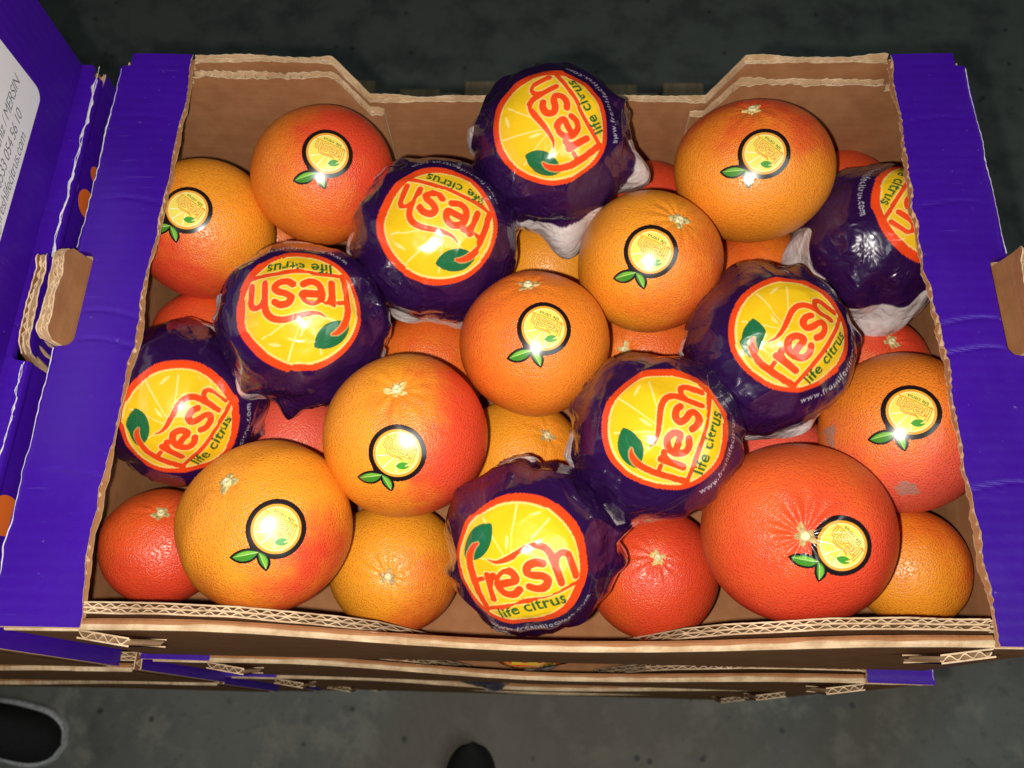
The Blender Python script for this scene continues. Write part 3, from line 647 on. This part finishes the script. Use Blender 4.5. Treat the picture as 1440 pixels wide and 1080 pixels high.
YO = (0.86, 0.300, 0.020); OR = (0.84, 0.215, 0.018); YE = (0.88, 0.330, 0.020); RO = (0.78, 0.110, 0.018); RD = (0.74, 0.060, 0.022); PK = (0.80, 0.100, 0.060)
CEN = {'A':(-0.2441,0.0902,-0.0570,0.0505),'B':(-0.1542,0.1220,-0.0350,0.0496),'C':(0.1553,0.1269,-0.0350,0.0530),'D':(0.0788,0.0516,-0.0350,0.0494),'E':(0.0004,-0.0105,-0.0350,0.0490),
'F':(-0.0804,-0.0756,-0.0350,0.0516),'G':(-0.1646,-0.1348,-0.0400,0.0528),'H':(0.1621,-0.1335,-0.0400,0.0546),'I':(0.2427,-0.0614,-0.0586,0.0520),
'W1':(0.0105,0.1290,-0.0115,0.0535),'W2':(-0.0700,0.0637,-0.0297,0.0546),'W3':(-0.1525,-0.0017,-0.0282,0.0538),'W4':(-0.2394,-0.0467,-0.0592,0.0519),'W5':(0.1537,-0.0147,-0.0345,0.0521),
'W6':(0.0756,-0.0779,-0.0274,0.0517),'W7':(0.0007,-0.1435,-0.0410,0.0512),'W8':(0.2450,0.0828,-0.0600,0.0535),
'L1':(-0.2539,-0.1366,-0.1000,0.0392),'L2':(-0.0981,-0.1418,-0.1350,0.0465),'L3':(0.0862,-0.1425,-0.1350,0.0459),'L4':(0.2519,-0.1417,-0.1000,0.0380),'L5':(-0.0076,-0.0612,-0.1300,0.0451),
'L6':(0.0849,0.0207,-0.1300,0.0449),'L7':(-0.0809,0.0128,-0.1300,0.0439),'L8':(-0.1794,-0.0525,-0.1300,0.0436),'L9':(0.1782,0.0871,-0.1300,0.0452),'L10':(0.0099,0.1021,-0.1300,0.0436),
'L11':(0.0956,0.1536,-0.1300,0.0423),'L12':(-0.2206,0.1308,-0.1353,0.0438),'L13':(0.1782,-0.0667,-0.1300,0.0435),'L14':(0.2530,0.0082,-0.1172,0.0410),'L16':(-0.2544,0.0280,-0.1170,0.0398),'L17':(0.2457,0.1563,-0.1126,0.0397)}
G1 = 'loose stickered grapefruits on the top layer'; G2 = 'loose grapefruits in the lower layer'
# key: ca, cb, blush direction in the picture, bias, k, calyx pixel, sticker (px,py,rot), sx, wrinkle, label
BARE = {
 'A': (YO, RD, (-0.6, -0.7), -0.30, 0.9, None, (262, 293, -8), 0, .3, 'yellow and pink grapefruit at the left end under the purple flap, black ringed sticker'),
 'B': (OR, RD, (1, 0.25), 0.0, 0.9, None, (461, 214, 7), 0, .3, 'orange grapefruit with red right cheek against the back cardboard corner, black ringed sticker'),
 'C': ((0.88, 0.275, 0.020), RD, (0.1, 1), -0.42, 0.95, (1058, 146), (1075, 214, -13), .03, .8, 'big yellow orange grapefruit at the back right, red at its top, black ringed sticker'),
 'D': (YO, RO, (0.9, -0.5), -0.40, 0.7, (957, 307), (915, 353, 0), 0, 1.0, 'orange grapefruit with calyx at upper right, second from the back right corner, black ringed sticker'),
 'E': (OR, RO, (-0.9, 0.1), -0.25, 0.5, (742, 395), (766, 460, 6), 0, .7, 'orange grapefruit in the centre of the box, its sticker glinting white'),
 'F': (YO, RD, (1, -0.15), -0.25, 1.0, (557, 543), (558, 638, 0), 0, .8, 'large grapefruit left of centre, red right cheek, pale calyx above its glinting sticker'),
 'G': (YO, RD, (0.55, -0.85), -0.65, 0.9, (316, 674), (389, 744, 0), 0, .25, 'large yellow orange grapefruit in the front left corner, black ringed sticker'),
 'H': ((0.81, 0.120, 0.022), RD, (0.35, -0.6), 0.20, 0.7, (1133, 754), (1187, 768, -20), .035, 2.3, 'biggest grapefruit, deep red with lumpy skin and sticker by its calyx, front right'),
 'I': (OR, PK, (0.3, -1), -0.05, 0.9, None, (1282, 578, -5), 0, .3, 'orange grapefruit with pink underside and grey scars at the right flap'),
 'L1': (RO, RD, (0.2, -1), 0.1, 0.6, (226, 719), None, 0, .5, 'small red grapefruit deep in the front left corner'),
 'L2': (YE, RD, (0.9, -0.8), -0.75, 0.9, (545, 812), None, 0, 1.1, 'yellow orange grapefruit with star calyx at the front wall'),
 'L3': (RO, RD, (0.3, 0.2), 0.2, 0.3, (925, 783), None, 0, .9, 'red grapefruit with calyx at the front wall between a wrapped and a big red one'),
 'L4': (YO, RO, (0.4, 0.6), -0.35, 0.6, None, None, 0, .3, 'plain orange grapefruit deep in the front right corner'),
 'L5': (YE, OR, (1, 0), -0.4, 0.5, (771, 611), None, 0, .6, 'yellow orange grapefruit peeking between the centre fruit and the front wrapped one'),
 'L6': (OR, RO, (1, 0.4), 0.0, 0.6, (876, 490), None, 0, .6, 'orange red grapefruit tip with calyx between two wrapped fruits and the centre fruit'),
 'L7': (OR, RO, (0, 1), -0.1, 0.5, None, None, 0, .3, 'orange grapefruit sliver between two wrapped fruits, left of the centre fruit'),
 'L8': (OR, PK, (-0.2, 0.6), 0.2, 0.6, None, None, 0, .5, 'pinkish grapefruit sliver above the front left corner fruit'),
 'L9': (OR, RO, (-0.8, -0.4), -0.05, 0.6, (1084, 378), None, 0, .5, 'orange grapefruit with calyx beneath the big back right fruit'),
 'L10': (YE, YO, (0, 1), -0.2, 0.5, None, None, 0, .3, 'yellow grapefruit under the white skirt of the tallest wrapped fruit'),
 'L11': (RO, RD, (0.4, 1), 0.2, 0.5, None, None, 0, .3, 'red grapefruit sliver at the back, right of the tallest wrapped fruit'),
 'L12': (OR, RO, (0, -1), 0.0, 0.5, None, None, 0, .3, 'orange grapefruit sliver between the two loose fruits at the back left'),
 'L13': (RO, PK, (-0.3, 0.4), 0.3, 0.4, None, None, 0, 1.0, 'pinkish red grapefruit top showing above the biggest red fruit'),
 'L14': (OR, RD, (0.3, 1), 0.1, 0.7, (1256, 478), None, 0, .7, 'orange red grapefruit under the white skirt of the right wrapped fruit'),
 'L16': (RO, RD, (0, 1), 0.2, 0.4, None, None, 0, .3, 'red grapefruit sliver at the left below the yellow and pink fruit'),
 'L17': (RO, RD, (0, 1), 0.0, 0.4, None, None, 0, .3, 'small red orange grapefruit sliver in the back right corner'),
}
for n_, (key, (ca, cb, bd, bias, k, cpx, st, sx, wr, lab_)) in enumerate(BARE.items()):
    x, y, z, r = CEN[key]; c = np.array((x, y, z + ZR))
    pole = on_sphere(cpx[0], cpx[1], c, r) if cpx else unit(np.array([0.2 * math.sin(n_ * 2.1), 0.35 * math.cos(n_ * 1.7), -1.0]))
    fr = Fruit(c, r, pole, 300 + n_, sx, wr, 0.015 + 0.055 * abs(math.sin(n_ * 1.9 + 0.4)))
    scar = None
    if key == 'I': scar = [(on_sphere(1276, 688, c, r) * r, 0.0075), (on_sphere(1168, 612, c, r) * r, 0.007)]
    mt = peel('grapefruit_peel', ca, cb, img_dir(bd[0], bd[1], 0.1), bias + 0.08, k * 1.25, n_ + 1.0, 0.5 if key != 'I' else 0.85, scar)
    o = fruit_mesh(fr, 'grapefruit', mt, tuple(c)); tag(o, lab_, 'grapefruit', G2 if key[0] == 'L' else G1)
    if cpx: add_calyx(fr, o, 40 + n_, 0.0078 if key[0] != 'L' else 0.0068)
    if st: add_sticker(fr, o, *st)

# ------------------------------------------------------------------ wrapped grapefruit
def tri(x): return np.abs(((x / (2 * math.pi)) % 1.0) * 2 - 1) * 2 - 1
def wrapped(key, lpx, lpy, ang, whites, label, seed, loc=None, n=276, logo=0.745, tail=None):
    x, y, z, r = CEN[key] if isinstance(key, str) else key
    c = np.array((x, y, z + ZR)); g = np.random.default_rng(seed)
    root = empty('wrapped_grapefruit', tuple(c)); tag(root, label, 'grapefruit', 'grapefruits in purple printed wrappers')
    c0 = on_sphere(lpx, lpy, c, r) if lpx is not None else unit(np.array(lpy))
    view = unit(CAM - c)
    ex = unit(RT - c0 * RT.dot(c0)); ey = np.cross(c0, ex)
    a = math.radians(ang); e1 = math.cos(a) * ex + math.sin(a) * ey; e2 = np.cross(c0, e1)
    u = np.linspace(-1, 1, n); S = 2.25; w1 = S * (0.47 * u + 0.53 * u ** 3)
    X, Y = np.meshgrid(w1, w1); rho = np.hypot(X, Y); phi = np.arctan2(Y, X)            # text frame
    phi_img = phi + a                                                                    # picture frame
    # limb of the fruit as seen from the front, measured from the print's centre
    tau = math.acos(np.clip(c0.dot(view), -1, 1)); o2 = np.array([c0.dot(RT) - view.dot(RT), c0.dot(UPV) - view.dot(UPV)]); p0 = math.atan2(o2[1], o2[0])
    limb = math.pi / 2 - tau * np.cos(phi_img - p0) - 0.22
    nf = [(int(g.integers(2, 26)), g.uniform(0, 6.28), g.uniform(0.4, 1)) for _ in range(9)]
    rag = sum(q[2] / (1 + q[0] / 9) * np.sin(q[0] * phi + q[1]) for q in nf)
    rp = limb + 0.34 + 0.05 * rag; re_ = rp + 0.22 + 0.05 * np.sin(5 * phi + seed)
    for (wa, hw, dep, ext) in whites:
        dd = np.abs((np.degrees(phi_img) - wa + 180) % 360 - 180); m = 1 - sstep(hw * 0.55, hw, dd)
        rp = rp * (1 - m) + m * (limb - dep + 0.035 * rag); re_ = re_ * (1 - m) + m * (limb - dep + ext + 0.05 * rag)
    re_ = np.minimum(re_, 2.6); rc = np.minimum(rho, re_)
    nrm = np.cos(rc)[..., None] * c0 + np.sin(rc)[..., None] * (np.cos(phi)[..., None] * e1 + np.sin(phi)[..., None] * e2)
    nn = nrm.reshape(-1, 3)
    # taut facets between creases
    K = 40; mi = g.normal(size=(K, 3)); mi /= np.linalg.norm(mi, axis=1)[:, None]; di = 1.0 + g.uniform(-0.014, 0.030, K)
    q = nn @ mi.T; q = np.where(q > 0.30, di / np.maximum(q, 0.30), 9.0); sh = 260.0
    rf = -np.log(np.exp(-sh * np.minimum(q, 2.0)).sum(1) + np.exp(-sh * 1.036)) / sh
    rf = np.clip(rf, 0.975, 1.06).reshape(rho.shape)
    # pleats running away from the print, crumples everywhere
    def pleats(nk, lo, hi):
        kn = (np.arange(nk) + g.uniform(-0.36, 0.36, nk)) * 2 * math.pi / nk
        va = np.where(np.arange(nk) % 2 == 0, g.uniform(lo, hi, nk), g.uniform(0, lo, nk))
        ph_ = (phi + 0.22 * np.sin(2 * phi + seed) * (rc - 0.8)) % (2 * math.pi)
        return np.interp(ph_, np.concatenate([kn, kn + 2 * math.pi, kn - 2 * math.pi])[np.argsort(np.concatenate([kn, kn + 2 * math.pi, kn - 2 * math.pi]))], np.tile(va, 3)[np.argsort(np.concatenate([kn, kn + 2 * math.pi, kn - 2 * math.pi]))])
    st_ = 0.80 + 0.16 * np.sin(3 * phi + seed) + 0.10 * np.sin(7 * phi + 2 * seed)
    pw_ = sstep(st_, st_ + 0.75, rc); pw2 = np.clip((rc - st_) / 0.8, 0, 1.1)
    rf = rf + pw2 * (0.110 * (pleats(16, 0.45, 1.0) - 0.36) + 0.070 * (pleats(34, 0.35, 1.0) - 0.4) * (0.5 + 0.5 * np.sin(2 * phi + seed)))
    cr = 0
    for i in range(15):
        d_ = unit(g.normal(size=3)); f_ = g.uniform(4, 20); msk = 0.5 + 0.5 * np.sin(nn @ (g.normal(size=3) * 3.2) + g.uniform(0, 6))
        cr = cr + tri(nn @ d_ * f_ + g.uniform(0, 6) + 0.7 * np.sin(nn @ (g.normal(size=3) * 2.5))) * (5.0 / f_) * msk ** 2
    rf = rf + (0.013 + 0.016 * pw_) * cr.reshape(rho.shape)
    rdg = 0; DX = 0; DY = 0                   # sharp single folds, the print broken across them
    for i in range(26):
        m_ = unit(g.normal(size=3)); d_ = nn @ m_ - g.uniform(-0.75, 0.75) + 0.02 * np.sin(nn @ (g.normal(size=3) * 8)); t_ = unit(np.cross(m_, g.normal(size=3)))
        al = nn @ t_; w_ = g.uniform(0.010, 0.022); lm = np.exp(-((al - g.uniform(-0.6, 0.6)) / g.uniform(0.12, 0.35)) ** 2)
        js = g.uniform(0.010, 0.034) * lm * np.tanh(d_ / 0.004) * np.exp(-np.abs(d_) / 0.16)
        DX = DX + js * (m_ @ e1); DY = DY + js * (m_ @ e2)
        rdg = rdg + g.uniform(0.004, 0.011) * lm * np.where(d_ > 0, np.exp(-d_ / w_), np.exp(d_ / (w_ * 3.5)))
    rf = rf + np.asarray(rdg).reshape(rho.shape) * (0.75 + 1.5 * pw_)
    over = np.clip(rc - rp, 0, 1); flare = 0.16 * over + 0.05 * np.sin(9 * phi + seed) * over
    rf = rf + flare
    if tail is not None:      # a loose gathered corner of the sheet hanging away from the fruit
        for (wa, hw, am) in tail:
            dd = np.abs((np.degrees(phi_img) - wa + 180) % 360 - 180)
            rf = rf + am * (1 - sstep(0, hw, dd)) * sstep(0.0, 0.5, rc - limb + 0.32)
    V = nn * (r * 1.004 * rf).ravel()[:, None]
    col = WRAPCV.sample(X.ravel() / logo + DX / logo, Y.ravel() / logo + DY / logo).reshape(rho.shape + (3,))
    wm = sstep(-0.006, 0.006, rc - rp)[..., None]
    white = np.array([0.66, 0.57, 0.56]) * (0.9 + 0.1 * np.sin(13 * phi + 7 * rc))[..., None]
    col = col * (1 - wm) + white * wm
    col = np.concatenate([col, sstep(0.70, 1.15, rc)[..., None]], -1)
    i, j = np.meshgrid(np.arange(n - 1), np.arange(n - 1), indexing='ij')
    ok = (rho < re_ + 1e-9); keep = ok[:-1, :-1] | ok[1:, :-1] | ok[:-1, 1:] | ok[1:, 1:]
    Q = np.stack([i * n + j, i * n + j + 1, (i + 1) * n + j + 1, (i + 1) * n + j], -1)[keep]
    used, inv = np.unique(Q.ravel(), return_inverse=True)
    wr_ = mesh_obj('wrapper', V[used], inv.reshape(-1, 4), WRAP, root, True, colors=col.reshape(-1, 4)[used])
    fr = Fruit(c, r * 0.89, -c0, seed); fruit_mesh(fr, 'peel', WRAPPED_PEEL, None, root, 64, 36)
    return root
WRAPPED_PEEL = peel('wrapped_peel', OR, RO, (0, 0, 1), 0.0, 0.4, 77.0)
wrapped('W1', 774, 171, 120.7, [(-14, 22, 0.10, 0.42), (-80, 46, 0.20, 0.65), (175, 10, 0.06, 0.2), (-128, 22, 0.10, 0.35)], 'tallest wrapped grapefruit at the back centre, white skirt below, writing running upwards', 11, tail=[(-80, 20, 0.42), (-18, 16, 0.22), (-122, 14, 0.16)])
wrapped('W2', 616, 311, 157.5, [(-95, 42, 0.04, 0.22), (188, 16, 0.06, 0.2)], 'wrapped grapefruit back left of centre, printed writing upside down and tilted', 12, tail=[(-70, 22, 0.07), (188, 12, 0.08)])
wrapped('W3', 419, 431, 183.9, [(-128, 14, 0.05, 0.30), (-22, 10, 0.06, 0.18), (172, 12, 0.06, 0.2)], 'wrapped grapefruit with level upside-down writing, above the front left fruits', 13, tail=[(-98, 10, 0.14), (-128, 10, 0.14)])
wrapped('W4', 254, 592, 50, [(62, 16, 0.08, 0.2), (30, 8, 0.04, 0.14)], 'wrapped grapefruit squeezed against the left purple flap', 14, tail=[(75, 16, 0.06)])
wrapped('W5', 1118, 462, 53, [(178, 14, 0.06, 0.2), (-85, 34, 0.04, 0.22)], 'wrapped grapefruit right of centre, writing rising steeply, beside the scarred fruit', 15, tail=[(70, 10, 0.06), (-100, 16, 0.06)])
wrapped('W6', 941, 598, 72, [(190, 20, 0.06, 0.2), (-115, 18, 0.05, 0.26)], 'wrapped grapefruit right of the centre fruit, writing nearly vertical', 16, tail=[(160, 10, 0.07), (-50, 20, 0.04), (-112, 10, 0.10)])
wrapped('W7', 728.6, 794.5, 18, [(24, 12, 0.16, 0.34), (-108, 9, 0.10, 0.16), (100, 18, 0.04, 0.16)], 'front wrapped grapefruit at the low front wall, writing upright', 17, logo=0.79, tail=[(12, 9, 0.20), (-8, 10, 0.10), (195, 10, 0.08)])
wrapped('W8', 1310, 290, 233, [(215, 62, 0.55, 0.95), (268, 46, 0.46, 0.85)], 'wrapped grapefruit half under the right purple flap, wide white skirt', 18, tail=[(200, 30, 0.16), (240, 24, 0.16), (275, 24, 0.12)])
# fruit in the boxes below, just showing at their low front walls
wrapped((0.0000, -0.1510, -0.2460, 0.0520), None, (0.0, -0.75, 0.66), 10, [(-90, 10, 0.0, 0.1)], 'wrapped grapefruit in the box below, a red and yellow sliver over its front rim', 21, n=150)
wrapped((-0.0450, -0.1575, -0.4460, 0.0530), None, (0.0, 0.2, 0.98), 40, [(-90, 10, 0.0, 0.1)], 'wrapped grapefruit two boxes down, purple film bulging over the front rim', 22, n=120)
for i, (cx, sd) in enumerate(((-0.115, 3), (0.12, 4))):
    c = np.array((cx, -0.1500, ZR - 0.256)); fr = Fruit(c, 0.047, (0.1, 0.3, -1), 700 + sd)
    o = fruit_mesh(fr, 'grapefruit', peel('grapefruit_peel', OR, RO, (0, 0, 1), 0.1, 0.4, 60.0 + i), tuple(c), None, 72, 40)
    tag(o, ['dim grapefruit in the box below, left of its wrapped fruit', 'dim grapefruit in the box below, right of its wrapped fruit'][i], 'grapefruit', 'grapefruits in the box below')

# ------------------------------------------------------------------ shoes at the lower picture edge
def shoe(loc, rz, label, band):
    root = empty('shoe', loc, rz); root.scale = (0.88, 0.88, 0.88); tag(root, label, 'shoe')
    L = 0.29; xs = np.linspace(0, 1, 34); nth = 28
    def half(t):   # half width along the length, toe at t=1
        return 0.050 * (np.clip(1 - np.clip((t - 0.72) / 0.28, 0, 1) ** 2.4, 0, 1) ** 0.5) * (0.72 + 0.28 * sstep(0.1, 0.62, t)) * np.clip(1 - np.clip((0.14 - t) / 0.14, 0, 1) ** 2.2, 0, 1) ** 0.5
    def loft(name, z0, hf, wide, mat, power):
        V = []
        for t in xs:
            w = half(t) * wide + 1e-4; h = hf(t)
            for th in np.linspace(0, math.pi, nth):
                ct, st = math.cos(th), math.sin(th)
                V.append((L * (t - 1) * (1 if wide == 1 else 1.0), w * np.sign(ct) * abs(ct) ** power, z0 + h * abs(st) ** power))
        V = np.array(V); i, j = np.meshgrid(np.arange(len(xs) - 1), np.arange(nth - 1), indexing='ij')
        Q = np.stack([i * nth + j, (i + 1) * nth + j, (i + 1) * nth + j + 1, i * nth + j + 1], -1).reshape(-1, 4)
        return mesh_obj(name, V, Q, mat, root)
    loft('sole', 0.001, lambda t: 0.026, 1.17 if band else 1.03, SOLE if band else SHOE, 0.35)
    loft('upper', 0.022, lambda t: 0.030 + 0.05 * (1 - sstep(0.35, 1.0, t)) + 0.012, 0.97, SHOE, 0.75)
    b = Boxes()
    for i in range(5):
        x = -0.12 - i * 0.018; zt = 0.022 + 0.030 + 0.05 * (1 - sstep(0.35, 1.0, 1 + x / L)) + 0.012
        b.box(x - 0.003, x + 0.003, -0.022, 0.022, zt - 0.004, zt + 0.004, 0.001)
    mesh_obj('lace', b.v, b.f, SHOE, root, False)
q = at_z(83, 1048, 0.03); shoe((q[0], q[1], 0), math.radians(-12), 'black shoe with white sole edge at the lower left picture edge', True)
q = at_z(664, 1043, 0.03); shoe((q[0], q[1], 0), math.radians(88), 'plain black shoe toe at the bottom picture edge', False)
